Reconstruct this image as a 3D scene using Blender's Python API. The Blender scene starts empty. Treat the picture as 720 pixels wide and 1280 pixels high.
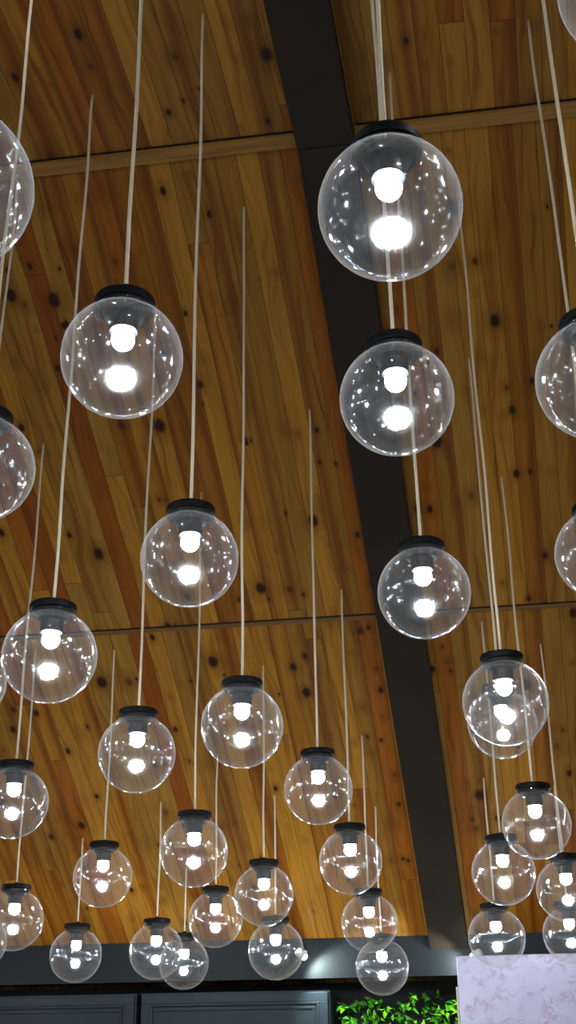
import bpy, bmesh, math, random
from mathutils import Vector, Matrix

random.seed(7)
SC = bpy.context.scene
COL = SC.collection
PI = math.pi

# ------------------------------------------------------------------ camera
F_PX, CX, CY = 1450.0, 360.0, 640.0
CAM_Z = 1.7


def unit(v):
    return v.normalized()


_up = unit(Vector((316 - CX, -2500 - CY, F_PX)))
_z = Vector((0, 0, 1))
_fw = unit(_z - _up * _z.dot(_up))
_rt = _fw.cross(_up)
if _rt.x < 0:
    _rt = -_rt
_a = math.radians(-8)
_c, _s = math.cos(_a), math.sin(_a)
ROW_U = _rt * _c + _fw * _s
ROW_V = _rt * -_s + _fw * _c
ROW_Z = _up


def to_world(v):
    return Vector((ROW_U.dot(v), ROW_V.dot(v), ROW_Z.dot(v)))


def sight(x, y):
    return to_world(Vector((x - CX, y - CY, F_PX)))


cam_data = bpy.data.cameras.new('camera')
cam_data.sensor_fit = 'VERTICAL'
cam_data.sensor_height = 24.0
cam_data.sensor_width = 24.0
cam_data.lens = 24.0 * F_PX / 1280.0
cam_data.clip_start = 0.05
cam = bpy.data.objects.new('camera', cam_data)
COL.objects.link(cam)
mx = to_world(Vector((1, 0, 0)))
my = to_world(Vector((0, -1, 0)))
mz = to_world(Vector((0, 0, -1)))
cam.matrix_world = Matrix(((mx.x, my.x, mz.x, 0), (mx.y, my.y, mz.y, 0), (mx.z, my.z, mz.z, CAM_Z), (0, 0, 0, 1)))
SC.camera = cam

# ------------------------------------------------------------------ materials


def new_mat(name):
    m = bpy.data.materials.new(name)
    m.use_nodes = True
    m.node_tree.nodes.clear()
    return m, m.node_tree.nodes, m.node_tree.links


class NB:
    """tiny node builder"""

    def __init__(self, name):
        self.m, self.n, self.l = new_mat(name)
        self.out = self.n.new('ShaderNodeOutputMaterial')

    def node(self, typ, **kw):
        nd = self.n.new(typ)
        for k, v in kw.items():
            setattr(nd, k, v)
        return nd

    def link(self, a, b):
        self.l.new(a, b)

    def put(self, sock, v):
        if isinstance(v, bpy.types.NodeSocket):
            self.l.new(v, sock)
        else:
            sock.default_value = v

    def math(self, op, a, b=None, c=None, clamp=False):
        nd = self.node('ShaderNodeMath', operation=op, use_clamp=clamp)
        self.put(nd.inputs[0], a)
        if b is not None:
            self.put(nd.inputs[1], b)
        if c is not None:
            self.put(nd.inputs[2], c)
        return nd.outputs[0]

    def comb(self, x, y, z=0.0):
        nd = self.node('ShaderNodeCombineXYZ')
        self.put(nd.inputs[0], x)
        self.put(nd.inputs[1], y)
        self.put(nd.inputs[2], z)
        return nd.outputs[0]

    def noise(self, vec, scale, detail=3.0, rough=0.5):
        nd = self.node('ShaderNodeTexNoise')
        self.put(nd.inputs['Vector'], vec)
        nd.inputs['Scale'].default_value = scale
        nd.inputs['Detail'].default_value = detail
        nd.inputs['Roughness'].default_value = rough
        return nd.outputs['Fac']

    def ramp(self, fac, stops, interp='LINEAR'):
        nd = self.node('ShaderNodeValToRGB')
        nd.color_ramp.interpolation = interp
        cr = nd.color_ramp
        while len(cr.elements) < len(stops):
            cr.elements.new(0.5)
        for e, (p, c) in zip(cr.elements, stops):
            e.position = p
            e.color = (c[0], c[1], c[2], 1)
        self.put(nd.inputs[0], fac)
        return nd.outputs[0]

    def mix(self, fac, a, b, blend='MIX'):
        nd = self.node('ShaderNodeMix', data_type='RGBA', blend_type=blend)
        self.put(nd.inputs[0], fac)
        self.put(nd.inputs[6], a if isinstance(a, bpy.types.NodeSocket) else (*a, 1))
        self.put(nd.inputs[7], b if isinstance(b, bpy.types.NodeSocket) else (*b, 1))
        return nd.outputs[2]

    def principled(self, color, rough=0.6, metallic=0.0, normal=None, spec=0.5):
        p = self.node('ShaderNodeBsdfPrincipled')
        self.put(p.inputs['Base Color'], color if isinstance(color, bpy.types.NodeSocket) else (*color, 1))
        self.put(p.inputs['Roughness'], rough)
        p.inputs['Metallic'].default_value = metallic
        p.inputs['Specular IOR Level'].default_value = spec
        if normal is not None:
            self.link(normal, p.inputs['Normal'])
        self.link(p.outputs[0], self.out.inputs[0])
        return p

    def bump(self, h, strength=0.3, dist=0.01):
        b = self.node('ShaderNodeBump')
        b.inputs['Strength'].default_value = strength
        b.inputs['Distance'].default_value = dist
        self.put(b.inputs['Height'], h)
        return b.outputs[0]


def mat_wood_boards():
    b = NB('pine_boards')
    uv = b.node('ShaderNodeUVMap', uv_map='boards').outputs[0]
    sp = b.node('ShaderNodeSeparateXYZ')
    b.link(uv, sp.inputs[0])
    w, v = sp.outputs[0], sp.outputs[1]
    x = b.math('DIVIDE', w, 0.098)
    idx = b.math('FLOOR', x)
    fr = b.math('FRACT', x)
    wn = b.node('ShaderNodeTexWhiteNoise', noise_dimensions='1D')
    b.put(wn.inputs['W'], idx)
    r1 = wn.outputs['Value']
    # board lengths: staggered butt joints
    vv = b.math('ADD', b.math('DIVIDE', v, 6.5), b.math('MULTIPLY', r1, 7.3))
    seg = b.math('FLOOR', vv)
    sfr = b.math('FRACT', vv)
    wn2 = b.node('ShaderNodeTexWhiteNoise', noise_dimensions='2D')
    b.put(wn2.inputs['Vector'], b.comb(idx, seg))
    rnd = wn2.outputs['Value']
    sc = b.node('ShaderNodeSeparateColor')
    b.link(wn2.outputs['Color'], sc.inputs[0])
    # grain: long fibres along v, warped around
    off = b.math('MULTIPLY', rnd, 37.0)
    warp = b.noise(b.comb(b.math('MULTIPLY', w, 5.0), b.math('MULTIPLY', v, 1.6), off), 1.0, 2)
    wx = b.math('ADD', b.math('MULTIPLY', w, 34.0), b.math('MULTIPLY', warp, 5.0))
    grain = b.noise(b.comb(wx, b.math('MULTIPLY', v, 1.1), off), 1.0, 4, 0.6)
    fine = b.noise(b.comb(b.math('MULTIPLY', w, 190.0), b.math('MULTIPLY', v, 4.0), off), 1.0, 3)
    base = b.ramp(rnd, [(0.0, (0.39, 0.138, 0.011)), (0.18, (0.50, 0.200, 0.018)), (0.34, (0.40, 0.180, 0.022)),
                        (0.50, (0.55, 0.240, 0.025)), (0.66, (0.43, 0.130, 0.010)), (0.82, (0.46, 0.220, 0.030)),
                        (0.95, (0.35, 0.092, 0.007))], 'CONSTANT')
    streak = b.ramp(grain, [(0.31, (0.42, 0.30, 0.20)), (0.47, (0.95, 0.93, 0.9)), (0.60, (1.1, 1.12, 1.1)), (0.75, (1.4, 1.5, 1.7))])
    c1 = b.mix(0.75, base, streak, 'MULTIPLY')
    fs = b.ramp(fine, [(0.3, (0.82, 0.8, 0.76)), (0.6, (1.06, 1.06, 1.06))])
    c1 = b.mix(0.6, c1, fs, 'MULTIPLY')
    # heartwood stripe on some boards
    hp = b.math('ABSOLUTE', b.math('SUBTRACT', fr, sc.outputs[1]))
    hw = b.math('MULTIPLY', b.math('LESS_THAN', sc.outputs[0], 0.45), b.math('SUBTRACT', 1.0, b.math('MULTIPLY', hp, 3.2), clamp=True))
    c1 = b.mix(b.math('MULTIPLY', hw, 0.75), c1, (0.19, 0.045, 0.005))
    # knots

    def knots(cw, cv, seed, thr, keep):
        vo = b.node('ShaderNodeTexVoronoi', voronoi_dimensions='3D', feature='F1')
        vo.inputs['Scale'].default_value = 1.0
        vo.inputs['Randomness'].default_value = 1.0
        wob = b.noise(b.comb(b.math('MULTIPLY', w, 30.0), b.math('MULTIPLY', v, 30.0), seed), 1.0, 2)
        b.put(vo.inputs['Vector'], b.comb(b.math('ADD', b.math('DIVIDE', w, cw), b.math('MULTIPLY', wob, 0.05)),
                                          b.math('DIVIDE', v, cv), float(seed)))
        s2 = b.node('ShaderNodeSeparateColor')
        b.link(vo.outputs['Color'], s2.inputs[0])
        size = b.math('MULTIPLY_ADD', s2.outputs[0], thr, thr * 0.5)
        on = b.math('GREATER_THAN', s2.outputs[1], keep)
        d = b.math('DIVIDE', vo.outputs['Distance'], size)
        core = b.math('MULTIPLY', on, b.math('SUBTRACT', 1.0, b.math('SMOOTH_MIN', d, 1.0, 0.1), clamp=True))
        halo = b.math('MULTIPLY', on, b.math('SUBTRACT', 1.0, b.math('DIVIDE', d, 2.6), clamp=True))
        return core, halo
    k1, h1 = knots(0.17, 0.24, 3, 0.15, 0.25)
    k2, h2 = knots(0.10, 0.16, 9, 0.14, 0.50)
    core = b.math('MAXIMUM', k1, k2)
    halo = b.math('MAXIMUM', h1, h2)
    c1 = b.mix(b.math('MULTIPLY', halo, 0.7), c1, (0.17, 0.05, 0.006))
    c1 = b.mix(b.math('MULTIPLY', core, 2.2, clamp=True), c1, (0.040, 0.010, 0.003))
    # seams
    e = b.math('MINIMUM', fr, b.math('SUBTRACT', 1.0, fr))
    seam = b.math('SUBTRACT', 1.0, b.math('DIVIDE', e, 0.035), clamp=True)
    e2 = b.math('MINIMUM', sfr, b.math('SUBTRACT', 1.0, sfr))
    seam2 = b.math('SUBTRACT', 1.0, b.math('DIVIDE', e2, 0.0006), clamp=True)
    seam = b.math('MAXIMUM', seam, seam2)
    c1 = b.mix(b.math('MULTIPLY', seam, 0.7), c1, (0.06, 0.02, 0.005))
    h = b.math('SUBTRACT', b.math('MULTIPLY', fine, 0.08), seam)
    b.principled(c1, 0.42, normal=b.bump(h, 0.35, 0.004), spec=0.35)
    return b.m


def mat_wood_trim(name, col):
    b = NB(name)
    tc = b.node('ShaderNodeTexCoord').outputs['Object']
    mp = b.node('ShaderNodeMapping')
    b.link(tc, mp.inputs[0])
    mp.inputs['Scale'].default_value = (2, 60, 60)
    g = b.noise(mp.outputs[0], 1.0, 3)
    c = b.ramp(g, [(0.3, [q * 0.7 for q in col]), (0.65, [q * 1.15 for q in col])])
    b.principled(c, 0.5)
    return b.m


def mat_paint(name, col, rough=0.5, var=0.12, metallic=0.0, scale=6.0, spec=0.5):
    b = NB(name)
    tc = b.node('ShaderNodeTexCoord').outputs['Object']
    g = b.noise(tc, scale, 3)
    c = b.ramp(g, [(0.3, [q * (1 - var) for q in col]), (0.7, [q * (1 + var) for q in col])])
    b.principled(c, rough, metallic, spec=spec)
    return b.m


def mat_marble():
    b = NB('lilac_marble')
    tc = b.node('ShaderNodeTexCoord').outputs['Object']
    n1 = b.noise(tc, 2.2, 4, 0.55)
    warp = b.node('ShaderNodeVectorMath', operation='ADD')
    b.link(tc, warp.inputs[0])
    b.link(b.comb(n1, n1, n1), warp.inputs[1])
    n2 = b.noise(warp.outputs[0], 5.0, 4, 0.6)
    n3 = b.noise(tc, 9.0, 3, 0.6)
    vein = b.math('SUBTRACT', 1.0, b.math('MULTIPLY', b.math('ABSOLUTE', b.math('SUBTRACT', n2, 0.5)), 17.0), clamp=True)
    vein = b.math('MULTIPLY', vein, b.math('MULTIPLY_ADD', n3, 7.0, -3.1, clamp=True))
    base = b.ramp(n1, [(0.35, (0.55, 0.53, 0.72)), (0.65, (0.70, 0.66, 0.82))])
    c = b.mix(b.math('MULTIPLY', vein, 0.62), base, (0.44, 0.24, 0.42))
    b.principled(c, 0.25)
    return b.m


def mat_glass():
    """thin clear globe wall: see-through with an angle dependent mirror reflection and a light dust film"""
    b = NB('clear_globe_glass')
    lw = b.node('ShaderNodeLayerWeight')
    lw.inputs['Blend'].default_value = 0.5
    f = lw.outputs['Facing']
    f5 = b.math('POWER', f, 5.0)
    fres = b.math('MULTIPLY_ADD', f5, 0.80, 0.10)
    tr = b.node('ShaderNodeBsdfTransparent')
    tr.inputs[0].default_value = (0.965, 0.975, 0.98, 1)
    gl = b.node('ShaderNodeBsdfGlossy')
    gl.inputs['Roughness'].default_value = 0.11
    gl.inputs['Color'].default_value = (0.97, 0.98, 1, 1)
    ms = b.node('ShaderNodeMixShader')
    b.put(ms.inputs[0], fres)
    b.link(tr.outputs[0], ms.inputs[1])
    b.link(gl.outputs[0], ms.inputs[2])
    # faint film, shows most at the rim where the wall is seen edge-on
    di = b.node('ShaderNodeBsdfDiffuse')
    di.inputs[0].default_value = (0.85, 0.88, 0.9, 1)
    tl = b.node('ShaderNodeBsdfTranslucent')
    tl.inputs[0].default_value = (0.85, 0.88, 0.9, 1)
    m2 = b.node('ShaderNodeMixShader')
    m2.inputs[0].default_value = 0.5
    b.link(di.outputs[0], m2.inputs[1])
    b.link(tl.outputs[0], m2.inputs[2])
    film = b.math('MULTIPLY_ADD', b.math('POWER', f, 4.0), 0.10, 0.010)
    m3 = b.node('ShaderNodeMixShader')
    b.put(m3.inputs[0], film)
    b.link(ms.outputs[0], m3.inputs[1])
    b.link(m2.outputs[0], m3.inputs[2])
    b.link(m3.outputs[0], b.out.inputs[0])
    return b.m


def mat_emit(name, col, strength):
    b = NB(name)
    e = b.node('ShaderNodeEmission')
    e.inputs[0].default_value = (*col, 1)
    e.inputs[1].default_value = strength
    b.link(e.outputs[0], b.out.inputs[0])
    return b.m


def mat_leaf():
    b = NB('glossy_leaf')
    tc = b.node('ShaderNodeTexCoord').outputs['Object']
    g = b.noise(tc, 14.0, 3)
    c = b.ramp(g, [(0.3, (0.02, 0.12, 0.005)), (0.5, (0.08, 0.42, 0.01)), (0.7, (0.28, 0.70, 0.015))])
    b.principled(c, 0.4)
    return b.m


M_WOOD = mat_wood_boards()
M_TRIM = mat_wood_trim('pine_trim', (0.46, 0.22, 0.045))
M_TRIM2 = mat_wood_trim('dark_pine_trim', (0.26, 0.12, 0.03))
M_BEAM = mat_paint('dark_beam_paint', (0.030, 0.020, 0.013), 0.55, 0.15, 0.0, 3.0, .3)
M_FASCIA = mat_paint('slate_blue_paint', (0.010, 0.0145, 0.018), 0.6, 0.08, spec=.25)
M_CABINET = mat_paint('dark_blue_cabinet_paint', (0.018, 0.031, 0.042), 0.5, 0.08, spec=.3)
M_BLACK = mat_paint('black_recess', (0.006, 0.006, 0.007), 0.8, 0.1)
M_WALL = mat_paint('dark_wall_paint', (0.10, 0.11, 0.125), 0.8, 0.06)
M_FLOOR = mat_paint('grey_floor_tile', (0.16, 0.15, 0.14), 0.5, 0.1)
M_MARBLE = mat_marble()
M_EDGE = mat_paint('cream_edge_band', (0.62, 0.56, 0.44), 0.5, 0.05)
M_GLASS = mat_glass()
M_CAP = mat_paint('black_satin_cap', (0.003, 0.003, 0.0035), 0.5, 0.1, spec=.12)
M_SOCKET = mat_paint('dark_grey_socket', (0.012, 0.014, 0.018), 0.4, 0.1, spec=.3)
M_CORD = mat_paint('cream_cord', (0.80, 0.68, 0.49), 0.6, 0.05)
M_BULB = mat_emit('cool_white_bulb', (0.88, 0.95, 1.0), 145.0)
M_LEAF = mat_leaf()
M_SPOT = mat_emit('spot_lens', (0.9, 1.0, 0.95), 60.0)
M_WHITE = mat_paint('white_metal', (0.7, 0.7, 0.7), 0.4, 0.04)

# ------------------------------------------------------------------ mesh helpers


def mesh_obj(name, bm, mat, parent=None, smooth=False):
    me = bpy.data.meshes.new(name)
    bm.normal_update()
    bm.to_mesh(me)
    bm.free()
    me.materials.append(mat)
    if smooth:
        for p in me.polygons:
            p.use_smooth = True
    o = bpy.data.objects.new(name, me)
    COL.objects.link(o)
    if parent is not None:
        o.parent = parent
    return o


def add_box(bm, x0, x1, y0, y1, z0, z1, bevel=0.0):
    r = bmesh.ops.create_cube(bm, size=1.0)
    vs = r['verts']
    for q in vs:
        q.co = Vector((x0 + (q.co.x + .5) * (x1 - x0), y0 + (q.co.y + .5) * (y1 - y0), z0 + (q.co.z + .5) * (z1 - z0)))
    if bevel > 0:
        es = list({e for q in vs for e in q.link_edges})
        bmesh.ops.bevel(bm, geom=es, offset=bevel, segments=2, profile=0.5, affect='EDGES')


def add_lathe(bm, prof, segs=48, close_top=False, close_bottom=False):
    rings = []
    for r, z in prof:
        if r < 1e-6:
            rings.append([bm.verts.new((0, 0, z))])
        else:
            rings.append([bm.verts.new((r * math.cos(2 * PI * i / segs), r * math.sin(2 * PI * i / segs), z)) for i in range(segs)])
    for a, b_ in zip(rings, rings[1:]):
        for i in range(segs):
            j = (i + 1) % segs
            if len(a) == 1 and len(b_) > 1:
                bm.faces.new((a[0], b_[j], b_[i]))
            elif len(b_) == 1 and len(a) > 1:
                bm.faces.new((a[i], a[j], b_[0]))
            elif len(a) > 1:
                bm.faces.new((a[i], a[j], b_[j], b_[i]))
    bmesh.ops.recalc_face_normals(bm, faces=bm.faces[:])


def add_tube(bm, pts, r, segs=10):
    rings = []
    for k, p in enumerate(pts):
        p = Vector(p)
        a = Vector(pts[max(k - 1, 0)])
        c = Vector(pts[min(k + 1, len(pts) - 1)])
        t = (c - a).normalized()
        s1 = t.cross(Vector((0.3, 1, 0.05))).normalized()
        s2 = t.cross(s1)
        rings.append([bm.verts.new(p + (s1 * math.cos(2 * PI * i / segs) + s2 * math.sin(2 * PI * i / segs)) * r) for i in range(segs)])
    for a, b_ in zip(rings, rings[1:]):
        for i in range(segs):
            j = (i + 1) % segs
            bm.faces.new((a[i], a[j], b_[j], b_[i]))
    bm.faces.new(rings[0])
    bm.faces.new(rings[-1])
    bmesh.ops.recalc_face_normals(bm, faces=bm.faces[:])


def struct(name, bm, mat, parent=None, smooth=False):
    o = mesh_obj(name, bm, mat, parent, smooth)
    if parent is None:
        o['kind'] = 'structure'
    return o


def thing(name, label, cat, loc=(0, 0, 0), group=None):
    o = bpy.data.objects.new(name, None)
    o.empty_display_size = 0.1
    COL.objects.link(o)
    o.location = loc
    o['label'] = label
    o['category'] = cat
    if group:
        o['group'] = group
    return o


# ------------------------------------------------------------------ room
U0, U1 = -5.2, 5.2
V_RIDGE, V_BACK = -0.6, -5.5
V1, V2, V3 = 3.80, 5.918, 7.93
Z1 = 3.532 + CAM_Z
SL = [math.tan(math.radians(q)) for q in (12, 34, 36)]
Z2 = Z1 - (V2 - V1) * SL[1]
Z3 = Z2 - (V3 - V2) * SL[2]
Z0 = Z1 + (V1 - V_RIDGE) * SL[0]
ZB = Z0 + (V_BACK - V_RIDGE) * SL[0]
AZ = 0.0558          # the boards and the beam run slightly skew to the battens


def ceil_z(v):
    if v < V_RIDGE:
        return Z0 - (V_RIDGE - v) * SL[0]
    if v < V1:
        return Z1 + (V1 - v) * SL[0]
    if v < V2:
        return Z1 - (v - V1) * SL[1]
    return Z2 - (v - V2) * SL[2]


def arc_len(v):
    ks = [V_BACK, V_RIDGE, V1, V2, 12]
    t = 0.0
    for a, b_ in zip(ks, ks[1:]):
        if v > a:
            e = min(v, b_)
            t += math.hypot(e - a, ceil_z(e) - ceil_z(a))
    return t


V_END = 8.35
bm = bmesh.new()
uvl = bm.loops.layers.uv.new('boards')
vs_ = [V_BACK, V_RIDGE, V1, V2, V_END]
for a, b_ in zip(vs_, vs_[1:]):
    q = [bm.verts.new((u, v, ceil_z(v) + dz)) for u, v, dz in ((U0, a, 0), (U0, b_, 0), (U1, b_, 0), (U1, a, 0))]
    f = bm.faces.new(q)
    for lp in f.loops:
        co = lp.vert.co
        panel = vs_.index(a)
        lp[uvl].uv = (co.x - AZ * co.y + 10 + panel * 0.037, arc_len(co.y) + 5 + panel * 0.9)
    # outer skin gives the ceiling its thickness
    q2 = [bm.verts.new((u, v, ceil_z(v) + 0.12)) for u, v in ((U0, a), (U1, a), (U1, b_), (U0, b_))]
    f2 = bm.faces.new(q2)
struct('ceiling', bm, M_WOOD)

# dark roof beam, bending with the ceiling
bm = bmesh.new()
BD = 0.085
rings = []
for v in (V_BACK + .02, V_RIDGE, V1, V2, V_END - .02):
    uL = AZ * v - 0.683
    uR = AZ * v - 0.438
    zc = ceil_z(v)
    rings.append([bm.verts.new((uL, v, zc + .02)), bm.verts.new((uL, v, zc - BD)), bm.verts.new((uR, v, zc - BD)), bm.verts.new((uR, v, zc + .02))])
for a, b_ in zip(rings, rings[1:]):
    for i in range(4):
        j = (i + 1) % 4
        bm.faces.new((a[i], a[j], b_[j], b_[i]))
bm.faces.new(rings[0])
bm.faces.new(rings[-1])
bmesh.ops.recalc_face_normals(bm, faces=bm.faces[:])
bmesh.ops.bevel(bm, geom=[e for e in bm.edges if abs(e.verts[0].co.y - e.verts[1].co.y) > .5 and max(q.co.z - ceil_z(q.co.y) for q in e.verts) < -.01],
                offset=0.006, segments=2, profile=.5, affect='EDGES')
beam = struct('trim_1', bm, M_BEAM)
bm = bmesh.new()       # bolted splice plate on the bend
uL = AZ * V1 - 0.683
add_box(bm, uL + .005, uL + .24, V1 - .012, V1 + .012, ceil_z(V1) - BD - .004, ceil_z(V1) - BD + .01, .001)
struct('beam_splice', bm, M_BEAM, beam)

# battens over the joints between the boarded panels


def batten(n, v, u0, u1, w, h, mat):
    bm = bmesh.new()
    z = ceil_z(v)
    pr = [(-w / 2, ceil_z(v - w / 2) - z + .004), (w / 2, ceil_z(v + w / 2) - z + .004), (w / 2, ceil_z(v + w / 2) - z - h), (-w / 2, ceil_z(v - w / 2) - z - h)]
    A = [bm.verts.new((u0, v + a, z + b_)) for a, b_ in pr]
    B = [bm.verts.new((u1, v + a, z + b_)) for a, b_ in pr]
    for i in range(4):
        j = (i + 1) % 4
        bm.faces.new((A[i], A[j], B[j], B[i]))
    bm.faces.new(A)
    bm.faces.new(B)
    bmesh.ops.recalc_face_normals(bm, faces=bm.faces[:])
    o = struct('trim_%d' % n, bm, mat)
    bm = bmesh.new()        # thin black strip standing in for the shadow line beside the batten
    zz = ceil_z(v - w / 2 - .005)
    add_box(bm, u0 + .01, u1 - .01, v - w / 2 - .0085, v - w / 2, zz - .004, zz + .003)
    struct('shadow_strip', bm, M_BLACK, o)


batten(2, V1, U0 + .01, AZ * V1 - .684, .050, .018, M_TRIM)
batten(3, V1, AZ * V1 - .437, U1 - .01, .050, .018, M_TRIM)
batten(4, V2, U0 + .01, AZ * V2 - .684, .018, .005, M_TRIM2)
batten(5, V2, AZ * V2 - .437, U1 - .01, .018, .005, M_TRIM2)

# walls and floor
ZF = 0.40 + CAM_Z     # bottom of the fascia
V_WALL = 8.28
bm = bmesh.new(); add_box(bm, U0 - .1, U1 + .1, V_BACK - .1, V_END + .05, -.12, 0); struct('floor', bm, M_FLOOR)
bm = bmesh.new(); add_box(bm, U0 - .1, U1 + .1, V_WALL, V_WALL + .1, 0, ceil_z(V_WALL) + .02); struct('wall_back', bm, M_BLACK)
for nm, ua, ub in (('wall_left', U0 - .1, U0), ('wall_right', U1, U1 + .1)):
    bm = bmesh.new()
    ks = [V_BACK, V_RIDGE, V1, V2, V_WALL]
    lo = [[bm.verts.new((u, v, 0)) for v in ks] for u in (ua, ub)]
    hi = [[bm.verts.new((u, v, ceil_z(v) + .05)) for v in ks] for u in (ua, ub)]
    for k in range(4):
        bm.faces.new((lo[0][k], lo[0][k + 1], hi[0][k + 1], hi[0][k]))
        bm.faces.new((lo[1][k], lo[1][k + 1], hi[1][k + 1], hi[1][k]))
        bm.faces.new((hi[0][k], hi[0][k + 1], hi[1][k + 1], hi[1][k]))
    bmesh.ops.recalc_face_normals(bm, faces=bm.faces[:])
    struct(nm, bm, M_WALL)
bm = bmesh.new(); add_box(bm, U0 - .1, U1 + .1, V_BACK - .1, V_BACK, 0, ceil_z(V_BACK) + .1); struct('wall_front', bm, M_WALL)

# slate fascia where the ceiling meets the far wall
bm = bmesh.new()
zt, zt2 = ceil_z(V3) + .01, ceil_z(V3 + .16) + .01
pr = [(V3, ZF), (V3 + .16, ZF), (V3 + .16, zt2), (V3, zt)]
A = [bm.verts.new((U0, a, b_)) for a, b_ in pr]
B = [bm.verts.new((U1, a, b_)) for a, b_ in pr]
for i in range(4):
    bm.faces.new((A[i], A[(i + 1) % 4], B[(i + 1) % 4], B[i]))
bm.faces.new(A); bm.faces.new(B)
bmesh.ops.recalc_face_normals(bm, faces=bm.faces[:])
struct('trim_6', bm, M_FASCIA)


# ------------------------------------------------------------------ cabinets
def cabinet(label, u0, u1):
    top = 0.335 + CAM_Z
    vf, vb = 8.0, 8.27
    t = thing('tall_cabinet', label, 'cabinet', ((u0 + u1) / 2, (vf + vb) / 2, 0), 'tall panelled cabinets along the far wall')
    cu, cv = (u0 + u1) / 2, (vf + vb) / 2
    hw, hd = (u1 - u0) / 2, (vb - vf) / 2
    bm = bmesh.new()
    add_box(bm, -hw, hw, -hd + .022, hd, 0.0, top, .003)
    mesh_obj('body', bm, M_CABINET, t)
    bm = bmesh.new()
    x0, x1, z0, z1 = -hw + .012, hw - .012, .09, top - .012
    y0, y1 = -hd, -hd + .02
    fr = .055
    add_box(bm, x0, x1, y0, y1, z1 - fr, z1, .003)
    add_box(bm, x0, x1, y0, y1, z0, z0 + fr, .003)
    add_box(bm, x0, x0 + fr, y0, y1, z0 + fr, z1 - fr, .003)
    add_box(bm, x1 - fr, x1, y0, y1, z0 + fr, z1 - fr, .003)
    d = mesh_obj('door', bm, M_CABINET, t)
    bm = bmesh.new()       # raised moulding inside the frame
    for k, (g, hgt) in enumerate(((.0, .012), (.028, .006))):
        a0, a1, c0, c1 = x0 + fr + g, x1 - fr - g, z0 + fr + g, z1 - fr - g
        wv = .016
        yy = y0 + .012 - hgt
        add_box(bm, a0, a1, yy, y1, c1 - wv, c1, .003)
        add_box(bm, a0, a1, yy, y1, c0, c0 + wv, .003)
        add_box(bm, a0, a0 + wv, yy, y1, c0 + wv, c1 - wv, .003)
        add_box(bm, a1 - wv, a1, yy, y1, c0 + wv, c1 - wv, .003)
    mesh_obj('moulding', bm, M_CABINET, d)
    bm = bmesh.new()
    add_box(bm, x0 + fr, x1 - fr, y0 + .014, y1, z0 + fr, z1 - fr)
    mesh_obj('panel', bm, M_CABINET, d)
    return t


cabinet('dark slate blue panelled cabinet at the bottom left corner, left of the vertical gap', -3.46, -2.175)
cabinet('dark slate blue panelled cabinet between the vertical gap and the green foliage', -2.145, -0.90)

# ------------------------------------------------------------------ green foliage wall
t = thing('green_wall', 'bright green leafy plant wall in the dark recess between blue cabinet and marble pillar', 'plant', (-0.36, 8.24, 0))
bm = bmesh.new()
add_box(bm, -.50, .50, -.0, .035, .02, 2.0, .004)
mesh_obj('backing_board', bm, M_BLACK, t)
bm = bmesh.new()
rnd = random.Random(3)
for k in range(1500):
    x = rnd.uniform(-.49, .49)
    z = 0.45 + rnd.random() ** .8 * 1.55
    z = min(z, 1.97 + .03 * math.sin(x * 19) + .02 * math.sin(x * 47 + 1))
    y = -.01 - rnd.random() * .15
    L = rnd.uniform(.035, .07)
    W = L * rnd.uniform(.45, .65)
    d = Vector((rnd.gauss(0, 1), rnd.gauss(-.6, .5), rnd.gauss(-.3, .8))).normalized()
    sd = d.cross(Vector((rnd.gauss(0, 1), rnd.gauss(0, .5), rnd.gauss(0, 1)))).normalized()
    nn = d.cross(sd) * (W * .35)
    p = Vector((x, y, z))
    v0 = bm.verts.new(p)
    ml = bm.verts.new(p + d * L * .45 + sd * W * .5 + nn)
    mr = bm.verts.new(p + d * L * .45 - sd * W * .5 + nn)
    mc = bm.verts.new(p + d * L * .5)
    tp = bm.verts.new(p + d * L)
    bm.faces.new((v0, ml, mc)); bm.faces.new((v0, mc, mr)); bm.faces.new((ml, tp, mc)); bm.faces.new((mc, tp, mr))
mesh_obj('foliage', bm, M_LEAF, t)

# ------------------------------------------------------------------ marble pillar
t = thing('marble_pillar', 'pale lilac marble pillar with pinkish veins in the bottom right corner', 'pillar', (0.62, 7.60, 0))
bm = bmesh.new()
zt = 0.485 + CAM_Z
add_box(bm, -.695, .70, -.12, .12, 0, zt, .006)
mesh_obj('cladding', bm, M_MARBLE, t)
bm = bmesh.new()
add_box(bm, -.708, -.696, -.10, .10, 0, zt - .17, .003)
mesh_obj('edge_band', bm, M_EDGE, t)

# ------------------------------------------------------------------ pendant lamps
R = 0.15


def sphere_prof(n, a0):
    """profile of the globe from its neck opening down to the pole"""
    out = [(R * .475, R * 1.02), (R * .475, R * .93)]
    a = math.asin(.5)
    for k in range(n + 1):
        t_ = a + (PI - a) * k / n
        out.append((R * math.sin(t_), R * math.cos(t_)))
    out[-1] = (0.0, -R)
    return out


proto = thing('pendant_lamp', 'x', 'lamp')
bm = bmesh.new(); add_lathe(bm, sphere_prof(64, 0), 96)
P_GLOBE = mesh_obj('globe', bm, M_GLASS, proto, True)
bm = bmesh.new()
add_lathe(bm, [(0, R * 1.15), (R * .44, R * 1.15), (R * .49, R * 1.14), (R * .51, R * 1.11), (R * .51, R * 1.0), (R * .505, R * .985), (R * .455, R * .985), (R * .455, R * .9), (R * .43, R * .885), (0, R * .885)], 64)
P_CAP = mesh_obj('cap', bm, M_CAP, proto)
bm = bmesh.new()
add_lathe(bm, [(R * .0, R * .884), (R * .36, R * .884), (R * .33, R * .80), (R * .25, R * .77), (R * .245, R * .53), (R * .235, R * .51), (0, R * .51)], 40)
P_SOCKET = mesh_obj('socket', bm, M_SOCKET, proto)
bm = bmesh.new()
pr = [(0, R * .509), (R * .16, R * .509), (R * .178, R * .45)]
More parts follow.
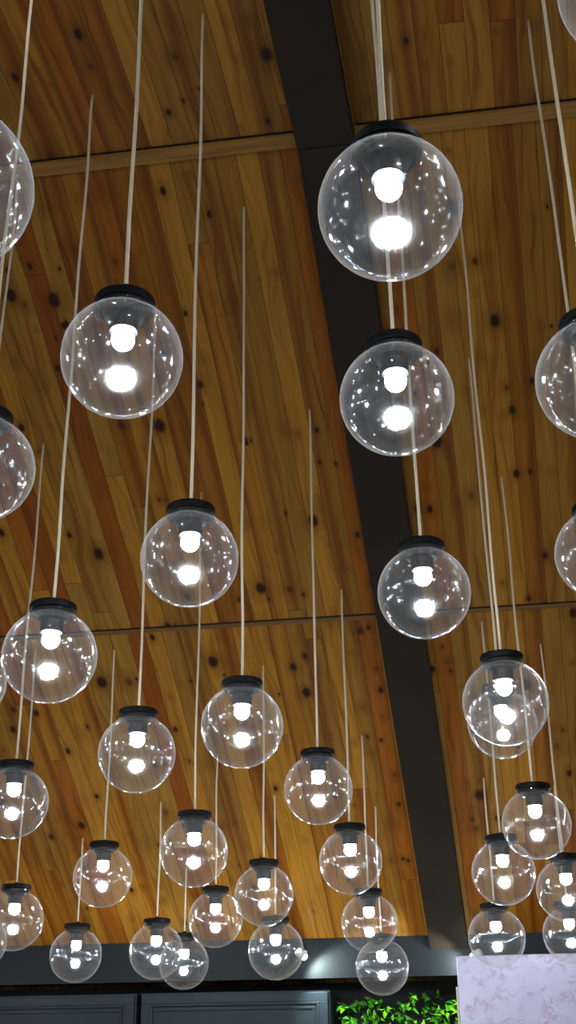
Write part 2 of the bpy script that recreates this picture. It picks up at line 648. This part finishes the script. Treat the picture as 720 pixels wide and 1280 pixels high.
for k in range(9):
    t_ = math.radians(68 + 112 * k / 8)
    pr.append((R * .19 * math.sin(t_), R * .36 + R * .19 * math.cos(t_)))
pr[-1] = (0, R * .17)
add_lathe(bm, pr, 16)
P_BULB = mesh_obj('bulb', bm, M_BULB, proto, True)
bm = bmesh.new()
add_lathe(bm, [(0, R * 1.23), (R * .05, R * 1.23), (R * .065, R * 1.2), (R * .065, R * 1.151), (0, R * 1.151)], 20)
P_GRIP = mesh_obj('cord_grip', bm, M_CAP, P_CAP)


def lamp_pos(x, y, r):
    d = sight(x, y).normalized()
    th = math.hypot(x - CX, y - CY) / F_PX
    a = math.atan(r / F_PX * math.cos(math.atan(th)))
    return d * (R / math.sin(a))


def ceil_hit(x, y):
    d = sight(x, y) / F_PX
    lo, hi = .3, 30.0
    for _ in range(60):
        m = (lo + hi) / 2
        if d.z * m + CAM_Z < ceil_z(d.y * m):
            lo = m
        else:
            hi = m
    return d * lo


LAMPS = [
    # x, y, r, cord-top pixel, label
    (487.5, 260.5, 90.5, None, 'largest clear globe pendant hanging in front of the dark beam near the top'),
    (496, 499, 71.6, None, 'clear globe pendant directly below the largest one, right of the dark beam'),
    (530, 741, 58, (487, 90), 'clear globe pendant in mid height overlapping the dark beam, third of the central column'),
    (152.5, 448, 76, None, 'large clear globe pendant alone in the upper left, on a thick cord'),
    (237, 698.5, 61.2, None, 'clear globe pendant left of centre, between the upper left one and the centre ones'),
    (62, 820, 59, (118, 120), 'topmost whole clear globe pendant close to the left edge, slightly overlapping a cut off one'),
    (171, 942, 48.3, (196, 383), 'clear globe pendant just below and left of the lone centre left globe'),
    (302.5, 908, 51.5, (305, 260), 'clear globe pendant on the long centre cord, left of the beam, above a close pair'),
    (398, 987, 42.9, (387, 513), 'clear globe pendant just left of the dark beam, highest of its descending right row'),
    (438.4, 1077, 39.5, (430, 738), 'clear globe pendant left of the beam, second of four descending to the foliage'),
    (461.7, 1153.5, 35.2, (452, 920), 'clear globe pendant against the slate fascia, directly above the lowest one by the foliage'),
    (478, 1208.6, 33.2, None, 'lowest clear globe pendant, hanging just above the green foliage'),
    (16, 1003, 44, (54, 555), 'cut off clear globe pendant at the left edge, directly above the lower left globe'),
    (17, 1150, 36.8, None, 'clear globe pendant at the lower left edge, beneath a larger globe'),
    (-24, 1178, 32, None, 'sliver of a clear globe pendant at the left edge, against the slate fascia'),
    (128.3, 1096, 36.7, (140, 812), 'clear globe pendant in lower left, centred between the two columns over the boards'),
    (94.7, 1194, 32.3, (102, 1048), 'clear globe pendant alone in front of the slate fascia at lower left'),
    (195, 1189, 33.5, (202, 1003), 'front one of two overlapping clear globe pendants before the slate fascia'),
    (230, 1204, 30.8, None, 'rear one of two overlapping clear globe pendants, just above the blue cabinet'),
    (242.4, 1064.6, 42.5, (253, 617), 'clear globe pendant in the lower middle left, above the overlapping pair'),
    (269.3, 1149, 33.8, None, 'clear globe pendant between the overlapping pair and its right hand neighbour'),
    (330, 1119, 37, (329, 833), 'clear globe pendant in lower centre, above the globe by the bright spot'),
    (344.7, 1188, 34.7, (343, 995), 'clear globe pendant before the slate fascia beside the bright light patch'),
    (631.9, 878, 53.6, (572, 250), 'front one of two nested clear globe pendants at right'),
    (628, 905, 43, (580, 397), 'rear one of two nested clear globe pendants at right, its rim showing below'),
    (670.5, 1030, 42.8, (627, 597), 'clear globe pendant right of the beam, below the nested pair'),
    (629.5, 1090.5, 39.5, (601, 778), 'clear globe pendant partly behind its upper right neighbour, above the marble one'),
    (621, 1172, 35.5, (604, 973), 'clear globe pendant dipping in front of the marble pillar top'),
    (709, 1113, 38, None, 'clear globe pendant cut by the right edge, above the one by the marble pillar'),
    (713, 1168, 34, None, 'clear globe pendant at the right edge just above the marble pillar, behind another globe'),
    (747, 474, 76.8, None, 'large half visible clear globe pendant at the right edge, upper height'),
    (751, 692, 56.7, (664, 25), 'narrow slice of a clear globe pendant at the right edge, mid height'),
    (786, -20, 88, None, 'corner of a clear globe pendant in the top right corner'),
    (-63, 233, 104, None, 'biggest cut off clear globe pendant at the upper left edge'),
    (-24, 585, 67, None, 'half visible clear globe pendant with black cap at the left edge, middle height'),
    (-45, 852, 52, None, 'thin sliver of clear globe pendant at the left edge, behind the whole left globe'),
]
OFF = []  # unseen pendants added for light and sparkle; the high ones brighten the near ceiling
_r = random.Random(11)
for (u, v, z) in [(-2.2, 4.0, 2.9), (-2.7, 5.1, 2.7), (-3.1, 6.2, 2.5), (-3.3, 3.9, 3.1), (-1.9, 2.4, 3.4), (-3.0, 2.5, 3.4),
                  (2.1, 4.3, 2.9), (2.3, 5.4, 2.6), (3.1, 4.7, 2.8), (3.2, 6.0, 2.4), (2.2, 2.7, 3.3), (3.2, 3.2, 3.2),
                  (-1.1, 1.0, 3.9), (0.3, 0.6, 4.1), (1.6, 1.1, 3.8), (2.7, 1.3, 3.7), (-2.4, 0.9, 3.8), (-0.4, -0.8, 4.2),
                  (1.1, -0.9, 4.1), (2.5, -0.6, 4.0), (-2.0, -0.9, 4.0), (-3.5, 0.2, 3.8), (-1.9, 2.1, 4.85), (-.9, 2.3, 4.9), (-.05, 1.2, 5.0), (1.1, 2.3, 4.9), (2.0, 2.0, 4.85), (-3.0, 1.9, 4.7), (-4.2, 3.2, 2.9), (-4.5, 4.6, 2.7), (-4.3, 5.8, 2.4), (-4.0, 7.0, 2.3), (-4.4, 1.8, 3.2), (-4.5, .4, 3.4), (-2.5, 3.2, 2.8), (-3.7, 5.0, 2.6), (4.1, 3.9, 2.7), (4.3, 5.2, 2.5), (4.2, 6.6, 2.2), (4.4, 2.4, 3.1), (4.1, .9, 3.3), (3.0, 7.0, 2.2), (2.2, 6.9, 2.3), (3.9, -.6, 3.4), (-3.4, -1.6, 3.6), (-.6, -1.8, 3.0), (.9, -1.6, 3.1), (1.9, .2, 3.1), (-1.2, -.2, 3.0), (-2.6, 1.7, 2.7), (2.8, 1.9, 2.8), (3.6, 7.2, 2.3), (-3.2, 7.1, 2.2), (0.2, -2.4, 4.0), (-1.6, -2.5, 3.9), (2.0, -2.4, 3.9)]:
    OFF.append((u + _r.uniform(-.2, .2), v + _r.uniform(-.2, .2), z + _r.uniform(-.15, .15)))
LAMPS += [(None, o, None, None, 'unseen clear globe pendant continuing the field, added for light and sparkle reflections') for o in OFF]
GROUP = 'clear globe pendant lamps hung in a field'


def make_cord(length, sc, seed):
    bm = bmesh.new()
    rr = random.Random(seed)
    ph, ph2, am = rr.uniform(0, 6), rr.uniform(0, 6), rr.uniform(.002, .0045)
    n = max(8, int(length / .06))
    pts = []
    for k in range(n + 1):
        z = length * k / n
        e = min(1, z / .25) * min(1, (length - z) / .2)
        pts.append((am * e * math.sin(z * 4.3 + ph) / sc, am * .6 * e * math.sin(z * 7.1 + ph2) / sc, (R * 1.225) + z / sc))
    add_tube(bm, pts, .0054 / sc, 8)
    return bm


first = True
for i, (x, y, r, top, label) in enumerate(LAMPS):
    if x is None:
        p = Vector((y[0], y[1], y[2] - CAM_Z))
    else:
        p = lamp_pos(x, y, r)
    sc = 1.0
    if top is not None:
        h = ceil_hit(*top)
        k = math.hypot(h.x, h.y) / math.hypot(p.x, p.y)
        k = max(.93, min(1.07, k))
        p = p * k
        sc = k
    if first:
        root, first = proto, False
    else:
        root = proto.copy()
        COL.objects.link(root)
        for ch in (P_GLOBE, P_CAP, P_SOCKET, P_BULB):
            c2 = ch.copy()
            COL.objects.link(c2)
            c2.parent = root
            if ch is P_CAP:
                g = P_GRIP.copy()
                COL.objects.link(g)
                g.parent = c2
    root.location = (p.x, p.y, p.z + CAM_Z)
    root.scale = (sc, sc, sc)
    root.rotation_euler = (0, 0, i * 1.7)
    root['label'] = label
    root['category'] = 'lamp'
    root['group'] = GROUP if x is not None else 'unseen clear globe pendants added beyond the picture edges'
    L = ceil_z(p.y) - (p.z + CAM_Z) - R * 1.225 * sc + .006
    mesh_obj('cord', make_cord(L, sc, i), M_CORD, root, True)

# ------------------------------------------------------------------ small spotlights over the foliage


def spotlight(label, u, v, z, target, energy, size, blend, lens=True):
    t = thing('spotlight', label, 'spotlight', (u, v, z), 'small spotlights near the far wall')
    d = (Vector(target) - Vector((u, v, z))).normalized()
    q = d.to_track_quat('-Z', 'Y').to_matrix().to_4x4()
    bm = bmesh.new()
    add_lathe(bm, [(0, .06), (.02, .06), (.026, .05), (.028, 0), (.025, -.002), (.023, .004), (0, .004)], 24)
    bmesh.ops.transform(bm, matrix=q, verts=bm.verts[:])
    mesh_obj('housing', bm, M_WHITE, t)
    bm = bmesh.new()
    add_lathe(bm, [(0, .003), (.022, .003), (.022, 0), (.019, -.011), (.011, -.019), (0, -.022)], 24)
    bmesh.ops.transform(bm, matrix=q, verts=bm.verts[:])
    mesh_obj('lens', bm, M_SPOT, t)
    bm = bmesh.new()
    add_tube(bm, [(0, .0, .03), (0, .06, .035), (0, V3 - v + .004, .035)], .007, 8)
    mesh_obj('bracket', bm, M_WHITE, t)
    ld = bpy.data.lights.new('spot_lamp', 'SPOT')
    ld.energy = energy
    ld.spot_size = math.radians(size)
    ld.spot_blend = blend
    ld.shadow_soft_size = .02
    ld.color = (.88, 1.0, .95)
    lo = bpy.data.objects.new('spot_lamp', ld)
    COL.objects.link(lo)
    lo.parent = t
    lo.matrix_local = Matrix.Translation(d * .03) @ q
    return t


spotlight('small bright white spotlight on the slate fascia left of the foliage', -1.035, 7.80, 0.525 + CAM_Z, (-.80, 7.86, 2.02), 22, 150, .5)
spotlight('small white spotlight tucked behind the marble pillar lighting the fascia', .03, 7.80, 0.50 + CAM_Z, (-.25, 7.86, 2.05), 14, 150, .5)

# ------------------------------------------------------------------ world and view
w = bpy.data.worlds.new('world')
SC.world = w
w.use_nodes = True
w.node_tree.nodes['Background'].inputs[0].default_value = (0.5, 0.55, 0.6, 1)
w.node_tree.nodes['Background'].inputs[1].default_value = 0.02
SC.view_settings.view_transform = 'Standard'
SC.view_settings.look = 'None'
SC.view_settings.exposure = 0.0
SC.view_settings.gamma = 1.0
SC.view_settings.use_curve_mapping = False
try:
    SC.cycles.transparent_max_bounces = 48
    SC.cycles.max_bounces = 12
    SC.cycles.glossy_bounces = 6
    SC.cycles.caustics_reflective = False
    SC.cycles.caustics_refractive = False
except Exception:
    pass
